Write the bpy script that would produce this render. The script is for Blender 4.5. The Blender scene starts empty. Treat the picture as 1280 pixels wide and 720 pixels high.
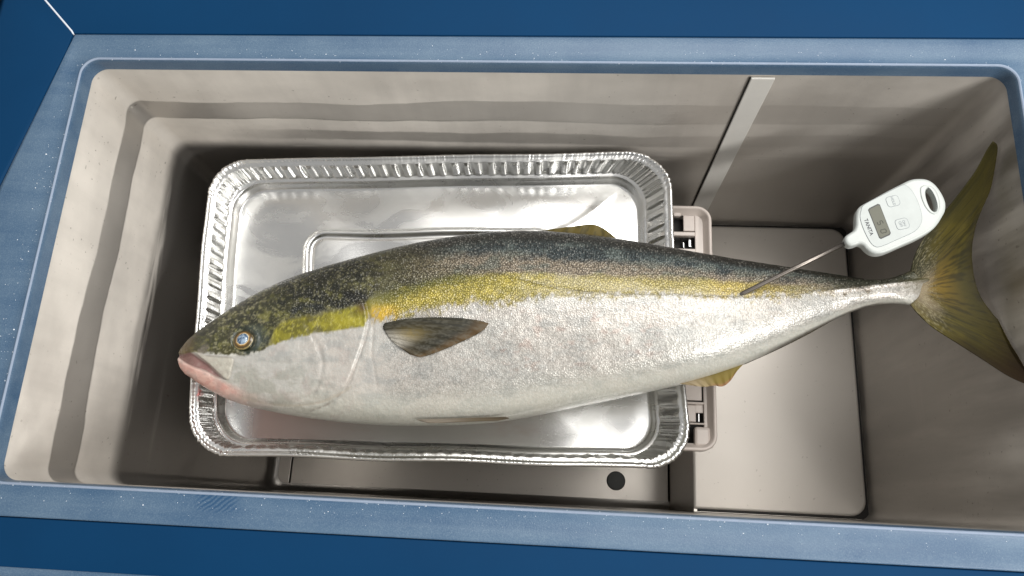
import bpy, bmesh, math, random
import numpy as np
from mathutils import Vector, Matrix
from mathutils.bvhtree import BVHTree
rng = np.random.default_rng(7); random.seed(7)
sc = bpy.context.scene
COL = sc.collection
# ---------------------------------------------------------------- camera
CAM = np.array([0.03949, -0.18885, 0.60767]); ROT = (0.2793, 0.0612, 0.0483); FPX = 923.0
cam_d = bpy.data.cameras.new('camera'); cam = bpy.data.objects.new('camera', cam_d); COL.objects.link(cam)
cam.location = CAM; cam.rotation_euler = ROT
cam_d.sensor_width = 36; cam_d.lens = FPX/1280*36; cam_d.clip_start = .01; cam_d.clip_end = 50
sc.camera = cam
# ---------------------------------------------------------------- light of the room
w = bpy.data.worlds.new('World'); sc.world = w; w.use_nodes = True
w.node_tree.nodes['Background'].inputs[0].default_value = (1.0, .99, .975, 1)
w.node_tree.nodes['Background'].inputs[1].default_value = .40
def lamp(name, loc, tgt, size, sy, power, col=(1, .975, .94)):
    d = bpy.data.lights.new(name, 'AREA'); d.shape = 'RECTANGLE'; d.size = size; d.size_y = sy; d.energy = power; d.color = col
    o = bpy.data.objects.new(name, d); COL.objects.link(o); o.location = loc
    o.rotation_euler = (Vector(tgt)-Vector(loc)).to_track_quat('-Z', 'Y').to_euler()
    return o
lamp('ceiling_lamp', (.48, .80, 1.75), (.25, .25, -.2), 1.6, .6, 36)
lamp('front_lamp', (1.45, -1.1, 1.35), (-.2, .05, -.1), 1.2, .16, 44)
lamp('added_fill_light', (.78, -.15, 1.9), (.15, -.05, -.4), 1.0, .8, 11)  # added fill light with no known source, brightens the pit floor and step
sc.view_settings.view_transform = 'Standard'; sc.view_settings.look = 'None'
sc.view_settings.exposure = -0.16; sc.view_settings.gamma = 1
# ---------------------------------------------------------------- geometry of the picture -> places in the freezer
def _R(a, ax):
    c, s = math.cos(a), math.sin(a)
    return np.array({'x': [[1,0,0],[0,c,-s],[0,s,c]], 'y': [[c,0,s],[0,1,0],[-s,0,c]], 'z': [[c,-s,0],[s,c,0],[0,0,1]]}[ax])
RM = _R(ROT[2],'z') @ _R(ROT[1],'y') @ _R(ROT[0],'x')
def U(px, py, z):                      # where the sight line of a photo pixel meets the level z
    px = np.asarray(px, float); py = np.asarray(py, float); z = np.broadcast_to(np.asarray(z, float), px.shape)
    d = np.stack([(px-640)/FPX, -(py-360)/FPX, -np.ones_like(px)], -1) @ RM.T
    return CAM + d*((z-CAM[2])/d[..., 2])[..., None]
def Uy(px, py, y):
    d = RM @ np.array([(px-640)/FPX, -(py-360)/FPX, -1.]); return CAM + d*((y-CAM[1])/d[1])
def PX(P):
    q = (np.asarray(P)-CAM) @ RM
    return 640+FPX*q[..., 0]/-q[..., 2], 360-FPX*q[..., 1]/-q[..., 2]
def lin(r, g, b):                      # sRGB 0..255 -> linear
    c = np.array([r, g, b], float)/255
    return np.where(c <= .04045, c/12.92, ((c+.055)/1.055)**2.4)
def L4(r, g, b): return (*[float(x) for x in lin(r, g, b)], 1)
def sm(a, b, x): t = np.clip((x-a)/(b-a), 0, 1); return t*t*(3-2*t)
def vnoise(x, y, seed=0):
    g = np.random.default_rng(seed).random((256, 256))
    xi = np.floor(x).astype(int); yi = np.floor(y).astype(int); fx = x-xi; fy = y-yi
    fx = fx*fx*(3-2*fx); fy = fy*fy*(3-2*fy); a = xi % 256; b = yi % 256; a1 = (a+1) % 256; b1 = (b+1) % 256
    return (g[a, b]*(1-fx)+g[a1, b]*fx)*(1-fy)+(g[a, b1]*(1-fx)+g[a1, b1]*fx)*fy
def fbm(x, y, seed=0, o=4):
    s = 0; a = .5; t = 0
    for k in range(o):
        s = s+a*vnoise(x*2**k+17*k, y*2**k+31*k, seed+k); t += a; a *= .55
    return s/t
# ---------------------------------------------------------------- objects
def link(o, parent=None):
    COL.objects.link(o)
    if parent is not None:
        o.parent = parent
        pl = Vector(parent.location); q = parent.parent
        if q is not None: pl = pl+Vector(q.location)
        o.location = Vector(o.location)-pl
    return o
def empty(name, loc, label, cat):
    o = bpy.data.objects.new(name, None); COL.objects.link(o); o.location = loc; o.empty_display_size = .05
    o['label'] = label; o['category'] = cat
    return o
def mk(name, V, F, mat, parent=None, smooth=True, col=None, attr=None, angle=None):
    V = np.asarray(V, float).reshape(-1, 3)
    me = bpy.data.meshes.new(name)
    org = V.mean(0)
    me.from_pydata((V-org).tolist() if len(V) < 5000 else (V-org), [], F if isinstance(F, list) else np.asarray(F).tolist())
    me.materials.append(mat)
    if col is not None:
        a = me.color_attributes.new('col', 'FLOAT_COLOR', 'POINT'); a.data.foreach_set('color', np.asarray(col, np.float32).ravel())
    for k, v in (attr or {}).items():
        if v.ndim == 1:
            a = me.attributes.new(k, 'FLOAT', 'POINT'); a.data.foreach_set('value', v.astype(np.float32))
        else:
            a = me.attributes.new(k, 'FLOAT_VECTOR', 'POINT'); a.data.foreach_set('vector', v.astype(np.float32).ravel())
    if smooth:
        me.polygons.foreach_set('use_smooth', np.ones(len(me.polygons), bool))
        if angle: me.set_sharp_from_angle(angle=math.radians(angle))
    me.update()
    o = bpy.data.objects.new(name, me); o.location = org
    return link(o, parent)
def grid_faces(n, m, wrap=False, flip=False):       # n rows of m points; wrap closes each row
    i = np.arange(n-1)[:, None]; j = np.arange(m if wrap else m-1)[None, :]; j1 = (j+1) % m
    f = np.stack([i*m+j, i*m+j1, (i+1)*m+j1, (i+1)*m+j], -1).reshape(-1, 4)
    return f[:, ::-1] if flip else f
def rrect(hx, hy, r, nc=10, ns=(24, 12), cx=0, cy=0):  # closed rounded rectangle, counter clockwise, same count for any size
    pts = []
    r = max(min(r, hx, hy), 1e-4)
    for k, (sx, sy) in enumerate(((1, 1), (-1, 1), (-1, -1), (1, -1))):
        a = math.radians(90*k)+np.linspace(0, math.pi/2, nc)
        c = np.stack([sx*(hx-r)+r*np.cos(a), sy*(hy-r)+r*np.sin(a)], 1); pts.append(c)
    out = []
    for k in range(4):
        out.append(pts[k]); a = pts[k][-1]; b = pts[(k+1) % 4][0]; n = ns[k % 2]
        t = np.linspace(0, 1, n+2)[1:-1, None]; out.append(a+(b-a)*t)
    return np.concatenate(out)+[cx, cy]
def loft(name, rings, mat, parent=None, cap_end=False, cap_start=False, flip=False, **kw):
    n, m = len(rings), len(rings[0]); V = np.concatenate(rings); F = grid_faces(n, m, True, flip).tolist()
    if cap_end: F.append([(n-1)*m+j for j in (range(m) if not flip else reversed(range(m)))])
    if cap_start: F.append([j for j in (reversed(range(m)) if not flip else range(m))])
    return mk(name, V, F, mat, parent, **kw)
def ring3(p2, z): return np.concatenate([p2, np.full((len(p2), 1), z)], 1)
def box(name, lo, hi, mat, parent=None, bev=.001):
    bm = bmesh.new(); bmesh.ops.create_cube(bm, size=1)
    lo = np.array(lo); hi = np.array(hi)
    for v in bm.verts: v.co = Vector((np.array(v.co)+.5)*(hi-lo)+lo)
    if bev: bmesh.ops.bevel(bm, geom=bm.edges[:], offset=bev, segments=2, affect='EDGES', profile=.5)
    V = [tuple(v.co) for v in bm.verts]; bm.verts.index_update(); F = [[v.index for v in f.verts] for f in bm.faces]; bm.free()
    return mk(name, V, F, mat, parent, smooth=False)
def tube(name, pts, r, mat, parent=None, n=12, closed=False):
    P = np.asarray(pts, float); m = len(P); r = np.broadcast_to(np.asarray(r, float), (m,))
    T = np.roll(P, -1, 0)-np.roll(P, 1, 0)
    if not closed: T[0] = P[1]-P[0]; T[-1] = P[-1]-P[-2]
    T /= np.linalg.norm(T, axis=1)[:, None]
    up = np.array([0, 0, 1.]); A = np.cross(T, up); A /= np.maximum(np.linalg.norm(A, axis=1), 1e-9)[:, None]; B = np.cross(A, T)
    a = np.linspace(0, 2*math.pi, n, endpoint=False)
    V = P[:, None]+r[:, None, None]*(np.cos(a)[None, :, None]*A[:, None]+np.sin(a)[None, :, None]*B[:, None])
    F = grid_faces(m+1 if closed else m, n, True) % (m*n); F = F.tolist()
    if not closed: F += [list(range(n))[::-1], [(m-1)*n+j for j in range(n)]]
    return mk(name, V, F, mat, parent)
# ---------------------------------------------------------------- material helpers
class NT:
    def __init__(s, name):
        s.m = bpy.data.materials.new(name); s.m.use_nodes = True; s.t = s.m.node_tree; s.b = s.t.nodes['Principled BSDF']
    def n(s, typ, ins=None, **kw):
        x = s.t.nodes.new(typ)
        for k, v in kw.items(): setattr(x, k, v)
        for k, v in (ins or {}).items(): s.set(x.inputs[k], v)
        return x
    def set(s, sock, v):
        if isinstance(v, bpy.types.NodeSocket): s.t.links.new(v, sock)
        elif isinstance(v, bpy.types.Node): s.t.links.new(v.outputs[0], sock)
        else: sock.default_value = v
    def P(s, **kw):
        for k, v in kw.items(): s.set(s.b.inputs[k.replace('_', ' ')], v)
    def math(s, op, a, b=0., c=0., clamp=False): return s.n('ShaderNodeMath', {0: a, 1: b, 2: c}, operation=op, use_clamp=clamp).outputs[0]
    def noise(s, vec, scale, detail=4., rough=.55, dist=0.): return s.n('ShaderNodeTexNoise', {'Vector': vec, 'Scale': scale, 'Detail': detail, 'Roughness': rough, 'Distortion': dist}).outputs[0]
    def ramp(s, f, lo, hi): return s.n('ShaderNodeMapRange', {'Value': f, 'From Min': lo, 'From Max': hi}, interpolation_type='SMOOTHSTEP').outputs[0]
    def mix(s, f, a, b): return s.n('ShaderNodeMix', {0: f, 6: a, 7: b}, data_type='RGBA').outputs[2]
    def mixf(s, f, a, b): return s.n('ShaderNodeMix', {0: f, 2: a, 3: b}, data_type='FLOAT').outputs[0]
    def pos(s): return s.n('ShaderNodeNewGeometry').outputs['Position']
    def scalev(s, v, sx, sy, sz): return s.n('ShaderNodeMapping', {'Vector': v, 'Scale': (sx, sy, sz)}).outputs[0]
    def bump(s, h, strength=.3, dist=.001, nrm=None):
        i = {'Height': h, 'Strength': strength, 'Distance': dist}
        if nrm is not None: i['Normal'] = nrm
        return s.n('ShaderNodeBump', i).outputs[0]
    def attr(s, name): return s.n('ShaderNodeAttribute', attribute_name=name)
def plain(name, rgb, rough=.5, metal=0., bump=0., bscale=300., coat=0.):
    t = NT(name); p = t.pos(); v = t.noise(p, bscale*.1, 5)
    c = L4(*rgb); t.P(Roughness=rough, Metallic=metal, Coat_Weight=coat)
    t.P(Base_Color=t.mix(v, tuple(x*.88 for x in c[:3])+(1,), tuple(min(1, x*1.1) for x in c[:3])+(1,)))
    if bump: t.P(Normal=t.bump(t.noise(p, bscale, 3), bump, .0005))
    return t.m
# liner: coated steel with two bands of frost along the cooling coils, wiped clean between them
def liner_mat(name, frosty=True, floor=False):
    t = NT(name); p = t.pos(); z = t.n('ShaderNodeSeparateXYZ', {0: p}); X, Yc, Z = z.outputs
    wob = t.noise(t.scalev(p, 3.5, 3.5, 6), 1., 6, .5)
    zz = t.math('ADD', Z, t.math('MULTIPLY', t.math('SUBTRACT', wob, .5), .045))
    streak = t.noise(t.scalev(p, 3, 3, 40), 1., 5, .6)
    blotch = t.noise(t.scalev(p, 9, 9, 14), 1., 6, .6)
    fine = t.noise(p, 420., 3, .6)
    b1 = t.ramp(zz, -.066, -.061)                                   # top band
    b2 = t.math('MULTIPLY', t.ramp(zz, -.103, -.098), 0.)
    lo = t.math('MULTIPLY', t.ramp(zz, -.102, -.097), 1.)
    band2 = t.math('MULTIPLY', t.ramp(zz, -.178, -.150), t.math('SUBTRACT', 1., lo))
    # patchy lower edge
    pat = t.math('MULTIPLY', t.math('MULTIPLY', t.ramp(zz, -.26, -.17), t.math('SUBTRACT', 1., lo)), t.ramp(streak, .52, .66))
    thin = t.math('MULTIPLY', t.math('MULTIPLY', t.ramp(zz, -.148, -.143), t.math('SUBTRACT', 1., t.ramp(zz, -.126, -.122))), t.math('MULTIPLY', t.ramp(X, -.36, -.2), .42))
    band2 = t.math('MULTIPLY', band2, t.math('SUBTRACT', 1., thin))
    left = t.mixf(t.ramp(X, -.1, .32), 1., .7)
    fro = t.math('MAXIMUM', t.math('MAXIMUM', b1, band2), t.math('MULTIPLY', pat, .7))
    fro = t.math('MAXIMUM', fro, t.math('MULTIPLY', lo, t.mixf(t.ramp(X, -.41, -.28), .36, .56)))
    fro = t.math('MULTIPLY', fro, left)
    fro = t.mixf(t.math('MULTIPLY', t.ramp(X, -.15, .30), .70), fro, t.mixf(t.ramp(Z, -.33, -.02), .30, .62))
    drip = t.noise(t.scalev(p, 38, 38, 4), 1., 5, .65)
    fro = t.math('MULTIPLY', fro, t.mixf(t.ramp(drip, .3, .62), .90, 1.))
    end = t.noise(t.scalev(p, 1, 16, 2.2), 1., 5, .55)
    fro = t.mixf(t.ramp(X, .405, .4262), fro, t.math('MULTIPLY', t.mixf(t.ramp(Z, -.36, -.01), .26, .58), t.mixf(t.ramp(end, .36, .62), .2, 1.35)))
    rmask = t.ramp(X, .18, .40)
    fro = t.math('MAXIMUM', fro, t.math('MULTIPLY', rmask, t.math('MULTIPLY', t.ramp(streak, .48, .70), .14)))
    fro = t.math('MULTIPLY', fro, t.mixf(t.ramp(blotch, .3, .7), .76, 1.), clamp=True)
    if not frosty: fro = t.math('MULTIPLY', t.ramp(blotch, .55, .75), .12)
    metal = L4(157, 153, 148) if not floor else L4(205, 199, 191)
    frost = L4(228, 222, 213)
    c = t.mix(fro, metal, frost)
    speck = t.math('MULTIPLY', t.ramp(t.noise(p, 210., 2, .5), .68, .74), t.ramp(t.noise(p, 14., 3), .42, .6))
    c = t.mix(t.math('MULTIPLY', speck, .5), c, L4(110, 100, 90))
    t.P(Base_Color=c, Metallic=t.mixf(fro, .80, 0.), Roughness=t.mixf(fro, t.mixf(blotch, .24, .38), .62))
    t.P(Normal=t.bump(t.math('ADD', t.math('MULTIPLY', fine, t.mixf(fro, .15, 1.)), t.math('MULTIPLY', fro, .8)), .25, .0006))
    return t.m
M_liner = liner_mat('frosted_liner'); M_floor = liner_mat('floor_metal', False, True)
def step_mat():
    t = NT('step_plate'); p = t.pos(); bl = t.noise(p, 9., 6, .6); f = t.noise(p, 500., 3)
    sp = t.ramp(t.noise(p, 160., 2), .7, .75)
    c = t.mix(bl, L4(206, 200, 192), L4(218, 212, 204)); c = t.mix(t.math('MULTIPLY', sp, .3), c, L4(130, 120, 110))
    t.P(Base_Color=c, Metallic=.35, Roughness=t.mixf(bl, .32, .5), Normal=t.bump(f, .1, .0004)); return t.m
M_step = step_mat()
Y0 = .1955
def rim_mat():
    t = NT('frosted_blue_plastic'); p = t.pos()
    n1 = t.noise(t.scalev(p, 14, 14, 14), 1., 7, .62); n2 = t.noise(p, 900., 3, .7); n3 = t.noise(t.scalev(p, 4, 60, 60), 1., 4)
    f = t.math('ADD', t.math('MULTIPLY', t.ramp(n1, .3, .72), .12), t.math('MULTIPLY', t.ramp(n2, .40, .80), .20))
    f = t.math('ADD', t.math('ADD', f, .10), t.math('MULTIPLY', t.math('SUBTRACT', n3, .4), .35), clamp=True)
    # streaks wiped clean with a cloth on the near side
    s = t.n('ShaderNodeSeparateXYZ', {0: p}); X, Yc, Z = s.outputs
    d = t.math('ABSOLUTE', t.math('ADD', X, .232)); wipe = t.math('MULTIPLY', t.math('SUBTRACT', 1., t.ramp(d, .010, .022)), t.math('MULTIPLY', t.math('LESS_THAN', Yc, -.15), t.ramp(Yc, -(Y0+.019), -(Y0+.012))))
    wav = t.n('ShaderNodeTexWave', {'Vector': t.n('ShaderNodeMapping', {'Vector': p, 'Rotation': (0, 0, .9)}).outputs[0], 'Scale': 95., 'Distortion': 4., 'Detail': 3.}).outputs[1]
    wipe = t.math('MULTIPLY', wipe, t.ramp(wav, .3, .7)); f = t.math('MULTIPLY', f, t.math('SUBTRACT', 1., t.math('MULTIPLY', wipe, .75)), clamp=True)
    t.P(Base_Color=t.mix(f, L4(30, 70, 106), L4(146, 166, 178)), Roughness=t.mixf(f, .35, .7), Normal=t.bump(n2, .35, .0006)); return t.m
M_rim = rim_mat()
def blue_mat():
    t = NT('blue_enamel'); p = t.pos(); n = t.noise(p, 6., 6, .6); f = t.noise(p, 600., 2)
    t.P(Base_Color=t.mix(n, L4(2, 47, 82), L4(5, 57, 96)), Roughness=t.mixf(n, .6, .75), Specular_IOR_Level=.12, Normal=t.bump(f, .06, .0003)); return t.m
M_blue = blue_mat()
M_white = plain('white_sealant', (215, 222, 230), .5)
M_tape = plain('strip_plastic', (216, 214, 208), .6)
M_dark = plain('dark_gap', (30, 27, 24), .7)
M_plug = plain('rubber_plug', (92, 94, 92), .6, bump=.2)
M_basket = plain('beige_plastic', (206, 196, 188), .35, bump=.05, bscale=500)
M_chrome = plain('clip_steel', (170, 170, 170), .2, 1.)
M_ground = plain('ground_concrete', (120, 118, 114), .8, bump=.3)

# ================================================================ the chest freezer
X, Y, ZF, ZH, XH = .4275, .1955, -.60, -.38, .2108
g = bpy.data.objects.new('ground', None); bpy.data.objects.remove(g)
gr = mk('ground', [(-3, -3, -.78), (3, -3, -.78), (3, 3, -.78), (-3, 3, -.78)], [[0, 1, 2, 3]], M_ground, smooth=False); gr['kind'] = 'structure'
gr['label'] = 'grey concrete ground the freezer stands on'
FZ = empty('chest_freezer', (0, 0, -.78), 'open blue chest freezer with frosted beige metal interior', 'freezer')
NS = (60, 30)
rings = [ring3(rrect(X, Y, .0145, 12, NS), z) for z in np.linspace(.0, ZF+.012, 60)]
for k in range(1, 5):
    a = k/4*math.pi/2; rings.append(ring3(rrect(X-.012*(1-math.cos(a)), Y-.012*(1-math.cos(a)), .0145, 12, NS), ZF+.012-.012*math.sin(a)))
loft('inner_wall', rings, M_liner, FZ)
# floor: two sheets with a fine seam, drain plug
xs = float(U(362, 600, ZF)[0])
box('floor_panel', (-X, -Y, ZF-.012), (xs-.0012, Y, ZF-.0005), M_floor, FZ, .0008)
box('floor_panel', (xs+.0012, -Y, ZF-.012), (XH-.002, Y, ZF-.0005), M_floor, FZ, .0008)
pc = U(770, 601, ZF)
rr = [(.0, .003), (.0125, .003), (.0140, .0025), (.0146, .0008), (.0146, -.001)]
a = np.linspace(0, 2*math.pi, 40, endpoint=False)
loft('drain_plug', [np.stack([pc[0]+max(r, .0002)*np.cos(a), pc[1]+max(r, .0002)*np.sin(a), np.full(40, ZF+h)], 1) for r, h in rr], M_plug, FZ, flip=True)
# compressor step
e = .0007
st = box('compressor_step', (XH, -Y+e, ZF), (X-e, Y-e, ZH-.004), M_floor, FZ, .0)
gx0, gx1, gy = XH-.001, X-.0042, Y-.0042
def plate(d, z):                               # rounded on the wall side, square on the open side
    p = rrect((gx1-gx0)/2-d, gy-d, .020, 10, (16, 16), (gx0+gx1)/2, 0)
    q = rrect((gx1-gx0)/2-d, gy-d, .0015, 10, (16, 16), (gx0+gx1)/2, 0)
    wgt = sm((gx0+gx1)/2-.02, (gx0+gx1)/2+.02, p[:, 0])[:, None]
    return ring3(p*wgt+q*(1-wgt), z)
loft('step_panel', [plate(0, ZH-.0030), plate(0, ZH-.0025), plate(.0004, ZH-.0015), plate(.0015, ZH-.0004), plate(.0035, ZH)], M_step, FZ, cap_end=True, angle=50)
box('gap_shade', (XH+.004, -Y+.0012, ZH-.0065), (X-.0012, Y-.0012, ZH-.0032), M_dark, FZ, 0)  # added dark plate that puts shade into the gap round the panel
# guide strip on the far wall
a0, a1, b0, b1 = Uy(940, 95, Y-.004), Uy(972, 95, Y-.004), Uy(870, 260, Y-.004), Uy(889, 262, Y-.004)
box('wall_strip', (a0[0]+.001, Y-.0028, -.345), (a1[0], Y-.0006, -.006), M_tape, FZ, .0008)
box('strip_gap', (a0[0]-.0004, Y-.0016, -.345), (a0[0]+.0009, Y-.0005, -.006), M_dark, FZ, 0)
# rim: frosted plastic round the opening
prof = [(-.0005, -.003, .024), (.0, .002, .024), (.0002, .0070, .024), (.0005, .0100, .025), (.0012, .0116, .026), (.0024, .0121, .027), (.0034, .0116, .028), (.0048, .0111, .029), (.0120, .0114, .026), (.0200, .0124, .022), (.0300, .0134, .018), (.0318, .0130, .016), (.0322, .0060, .016)]
OS = .775
def rimpt(p2):                                 # the left side of the rim narrows towards the far corner
    p = np.array(p2, float); dd = -X-p[:, 0]; k = .30+2.45*np.clip((Y+.02-p[:, 1])/.161, 0, 1)
    p[:, 0] += (1-k)*np.clip(dd-.0125, 0, .0170); return p
def od(d): return d if d < .0125 else .0125+(d-.0125)*OS
loft('frosted_rim', [ring3(rimpt(rrect(X+od(d), Y+od(d), r*.62, 12, NS)), z) for d, z, r in prof], M_rim, FZ)
M_ridge = plain('frosty_highlight', (138, 152, 172), .8, bump=.6, bscale=1500)  # pale tone for frost and highlight on the rim ridge
loft('ridge_highlight', [ring3(rimpt(rrect(X+d, Y+d, r*.62, 12, NS)), z) for d, z, r in ((.0009, .0114, .0255), (.0014, .0121, .026), (.0020, .0124, .027), (.0026, .0123, .027), (.0032, .0116, .028))], M_ridge, FZ)  # added thin strip: the ridge's bright highlight and frost put into colour
# blue frame: four mitred rails
fp = [(.0325, .006), (.0325, .0122), (.0333, .0136), (.0355, .0141), (.0815, .0150), (.0850, .0142), (.0940, .0080), (.1080, .0010), (.1100, -.0020), (.1100, -.05)]
cor = [(1, 1), (-1, 1), (-1, -1), (1, -1)]
for k in range(4):
    A, B = cor[k], cor[(k+1) % 4]; V = []; nt = 25
    q = np.array([(B[0]-A[0]), (B[1]-A[1])], float); q /= np.linalg.norm(q)
    for d, z in fp:
        xe = .04 if d > .07 else 0.; ends = []
        for c, s in ((A, 1), (B, -1)): ends.append(np.array([c[0]*(X+od(d)+xe), c[1]*(Y+od(d)+(xe if c[1] > 0 else 0))])+q*s*.0012)
        for t_ in np.linspace(0, 1, nt): V.append((*rimpt([ends[0]*(1-t_)+ends[1]*t_])[0], z))
    mk('frame_rail', V, grid_faces(len(fp), nt).tolist(), M_blue, FZ, angle=30)
for sx, sy in cor:
    tube('corner_joint', [(*rimpt([[sx*(X+od(d)+(.04 if d > .07 else 0)), sy*(Y+od(d)+(.04 if d > .07 and sy > 0 else 0))]])[0], z-.0004) for d, z in fp[1:-1]], .0010, M_white, FZ, 8)
loft('bevel_highlight', [ring3(rrect(X+d+.04, Y+d+.02, .008, 12, NS, 0, .02), z) for d, z in ((.0645, .0140), (.0653, .0160), (.0710, .0146), (.0850, .0070), (.0872, .0040), (.0905, -.02))], M_rim, FZ)  # added lighter strip, stands in for the light caught by the frame's bevel
cab = loft('cabinet', [ring3(rrect(X+d+.04, Y+d+.02, .006, 12, NS, 0, .02), z) for d, z in ((.0865, -.004), (.086, -.05), (.086, -.76), (.080, -.78))], M_blue, FZ)
# frost crystals clinging to the rim
def crystals():
    N = 900; V = []; F = []
    for k in range(N):
        side = random.choices('fnlr', (6, 7, 3, 2))[0]; d = random.choice((random.uniform(.0008, .004), random.uniform(.004, .026), random.uniform(.006, .02)))
        u = random.uniform(-1, 1)
        if side in 'fn':
            cx = random.choice((0, .1, .25, -.2, -.15)); x = random.gauss(cx, .12) if random.random() < .6 else u*X
            if abs(x) > X: continue
            c = (x, (Y+d)*(1 if side == 'f' else -1))
        else: c = ((X+d)*(1 if side == 'r' else -1), u*Y)
        z = float(np.interp(d, [q[0] for q in prof[:11]], [q[1] for q in prof[:11]])); s = random.uniform(.00022, .00055)*(1.6 if random.random() < .08 else 1)
        b = len(V); ph = random.uniform(0, 6)
        for j in range(4): V.append((c[0]+s*math.cos(ph+j*1.57), c[1]+s*math.sin(ph+j*1.57)*random.uniform(.5, 1), z-.0001))
        V.append((c[0]+random.uniform(-s, s)*.5, c[1]+random.uniform(-s, s)*.5, z+s*random.uniform(.5, 1.1)))
        F += [[b, b+1, b+4], [b+1, b+2, b+4], [b+2, b+3, b+4], [b+3, b, b+4]]
    t = NT('frost_crystal'); t.P(Base_Color=(.86, .9, .95, 1), Roughness=.25)
    o = mk('frost_crystals', V, F, t.m, FZ, smooth=False); o['kind'] = 'stuff'
crystals()

# ================================================================ plastic basket under the tray
BZ = -.185
pA, pB = U(883, 257, BZ), U(899, 565, BZ)
bx1 = float(max(pA[0], pB[0]))-.001; by1, by0 = float(pA[1]), float(pB[1]); bx0 = -.325
BK = empty('plastic_basket', (-.05, 0, ZF), 'beige plastic basket with clips whose end shows beyond the foil tray', 'basket')
bcx, bcy, bhx, bhy = (bx0+bx1)/2, (by0+by1)/2, (bx1-bx0)/2, (by1-by0)/2
def br(d, z, r=.017): return ring3(rrect(bhx-d, bhy-d, max(r-d, .004), 10, (20, 20), bcx, bcy), z)
loft('rim', [br(.0012, -.014+BZ), br(0, -.010+BZ), br(0, -.002+BZ), br(.0008, -.0006+BZ), br(.0022, BZ), br(.0036, -.0008+BZ), br(.0044, -.0024+BZ), br(.0075, -.0095+BZ), br(.0085, -.0105+BZ)], M_basket, BK)
loft('tub', [br(.030, -.022+BZ, .03), br(.034, -.10+BZ, .03), br(.045, ZF+.006, .04), br(.050, ZF+.001, .04)], M_basket, BK, cap_end=True)
DZ = BZ-.0105
def pxbox(name, x0, y0, x1, y1, z0, z1, mat, bev=.0008):
    p, q = U(x0, y0, z1), U(x1, y1, z1)
    return box(name, (min(p[0], q[0]), min(p[1], q[1]), z0), (max(p[0], q[0]), max(p[1], q[1]), z1), mat, BK, bev)
# deck of the end flange, pierced by the clip openings
pxbox('deck', 868, 262, 885, 440, DZ-.003, DZ, M_basket)
pxbox('deck', 878, 440, 892, 560, DZ-.003, DZ, M_basket)
pxbox('deck', 854, 267, 868.5, 289, DZ-.003, DZ-.0003, M_basket)
pxbox('deck', 800, 316, 868.5, 440, DZ-.003, DZ-.0003, M_basket)
pxbox('clip_bar', 840, 289, 869, 295, DZ-.003, DZ+.004, M_basket, .0012)
pxbox('clip_bar', 840, 310, 870, 316, DZ-.003, DZ+.004, M_basket, .0012)
pxbox('clip_bar', 840, 501, 880, 505.5, DZ-.003, DZ+.004, M_basket, .001)
pxbox('clip_bar', 840, 527, 882, 531, DZ-.003, DZ+.004, M_basket, .001)
pxbox('clip_tab', 842, 262, 851, 270, DZ-.003, DZ+.003, M_basket, .001)
pxbox('clip_spring', 860, 297, 864.5, 309, DZ-.012, DZ-.004, M_chrome, .001)
pxbox('clip_spring', 853, 302, 856, 310, DZ-.012, DZ-.005, M_chrome, .001)
pxbox('flange_panel', 840, 440, 877.5, 501, DZ-.004, DZ-.001, M_basket)
pxbox('flange_panel', 840, 505, 870, 527.5, DZ-.004, DZ-.001, M_basket)
pxbox('flange_panel', 872.6, 517, 874.6, 527.5, DZ-.004, DZ-.001, M_chrome, .0003)
pxbox('flange_panel', 869, 505, 879, 516.5, DZ-.004, DZ-.0012, M_basket)
pxbox('clip_pad', 868, 533, 889, 559, DZ-.004, DZ+.0045, M_basket, .003)
box('under_plate', (bx1-.060, by0+.008, DZ-.018), (bx1-.006, by1-.008, DZ-.013), M_dark, BK, 0)

# ================================================================ foil tray
TZ = -.14
q4 = np.array([U(836, 188, TZ), U(262, 200, TZ), U(230, 568, TZ), U(866, 588, TZ)])[:, :2]   # ++, -+, --, +-
hx, hy = .2575, .168
def tmap(ab, z, wave=1.):
    s = (ab[:, 0]/hx+1)/2; t_ = (ab[:, 1]/hy+1)/2
    xy = (s*t_)[:, None]*q4[0]+((1-s)*t_)[:, None]*q4[1]+((1-s)*(1-t_))[:, None]*q4[2]+(s*(1-t_))[:, None]*q4[3]
    a, b = ab[:, 0], ab[:, 1]
    bend = wave*(.0014*np.sin(a*17+1.)*np.cos(b*9)+.0010*np.sin(a*41+b*23)+.0012*(fbm(a*16+50, b*16+50, 3, 1)-.5)*2)
    xy = xy+wave*np.stack([.0008*np.sin(b*45+2), .0008*np.sin(a*38+.6)], 1)
    return np.concatenate([xy, (TZ+z+bend)[:, None]], 1)
FT = empty('foil_tray', (-.1, 0, TZ-.045), 'rectangular crimped aluminium foil tray holding the fish', 'tray')
NC, NSS = 90, (560, 340)
base = rrect(hx, hy, .045, NC, NSS); per = np.concatenate([[0], np.cumsum(np.linalg.norm(np.diff(base, axis=0), axis=1))])
tot = per[-1]; mN = len(base)
corner = np.zeros(mN, bool)
for k, st0 in enumerate((0, NC+NSS[0], 2*NC+NSS[0]+NSS[1], 3*NC+2*NSS[0]+NSS[1])): corner[st0:st0+NC] = True
soft = np.convolve(np.concatenate([corner[-30:], corner, corner[:30]]).astype(float), np.ones(21)/21, 'same')[30:-30]
ph = per/tot*2*math.pi
n_fl = round(tot/.0140)
jit = np.interp(per, np.linspace(0, tot, 180), rng.normal(0, .55, 180)); amp = np.interp(per, np.linspace(0, tot, 240), rng.uniform(.35, 1.25, 240))
flute = np.tanh(2.2*np.sin(ph*n_fl+jit))*amp
pleat = np.sin(ph*n_fl*2.6+3*jit)*.8+np.interp(per, np.linspace(0, tot, 900), rng.normal(0, .8, 900))
crimp = np.interp(per, np.linspace(0, tot, 1300), rng.normal(0, 1, 1300))
EXR = .012
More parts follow.
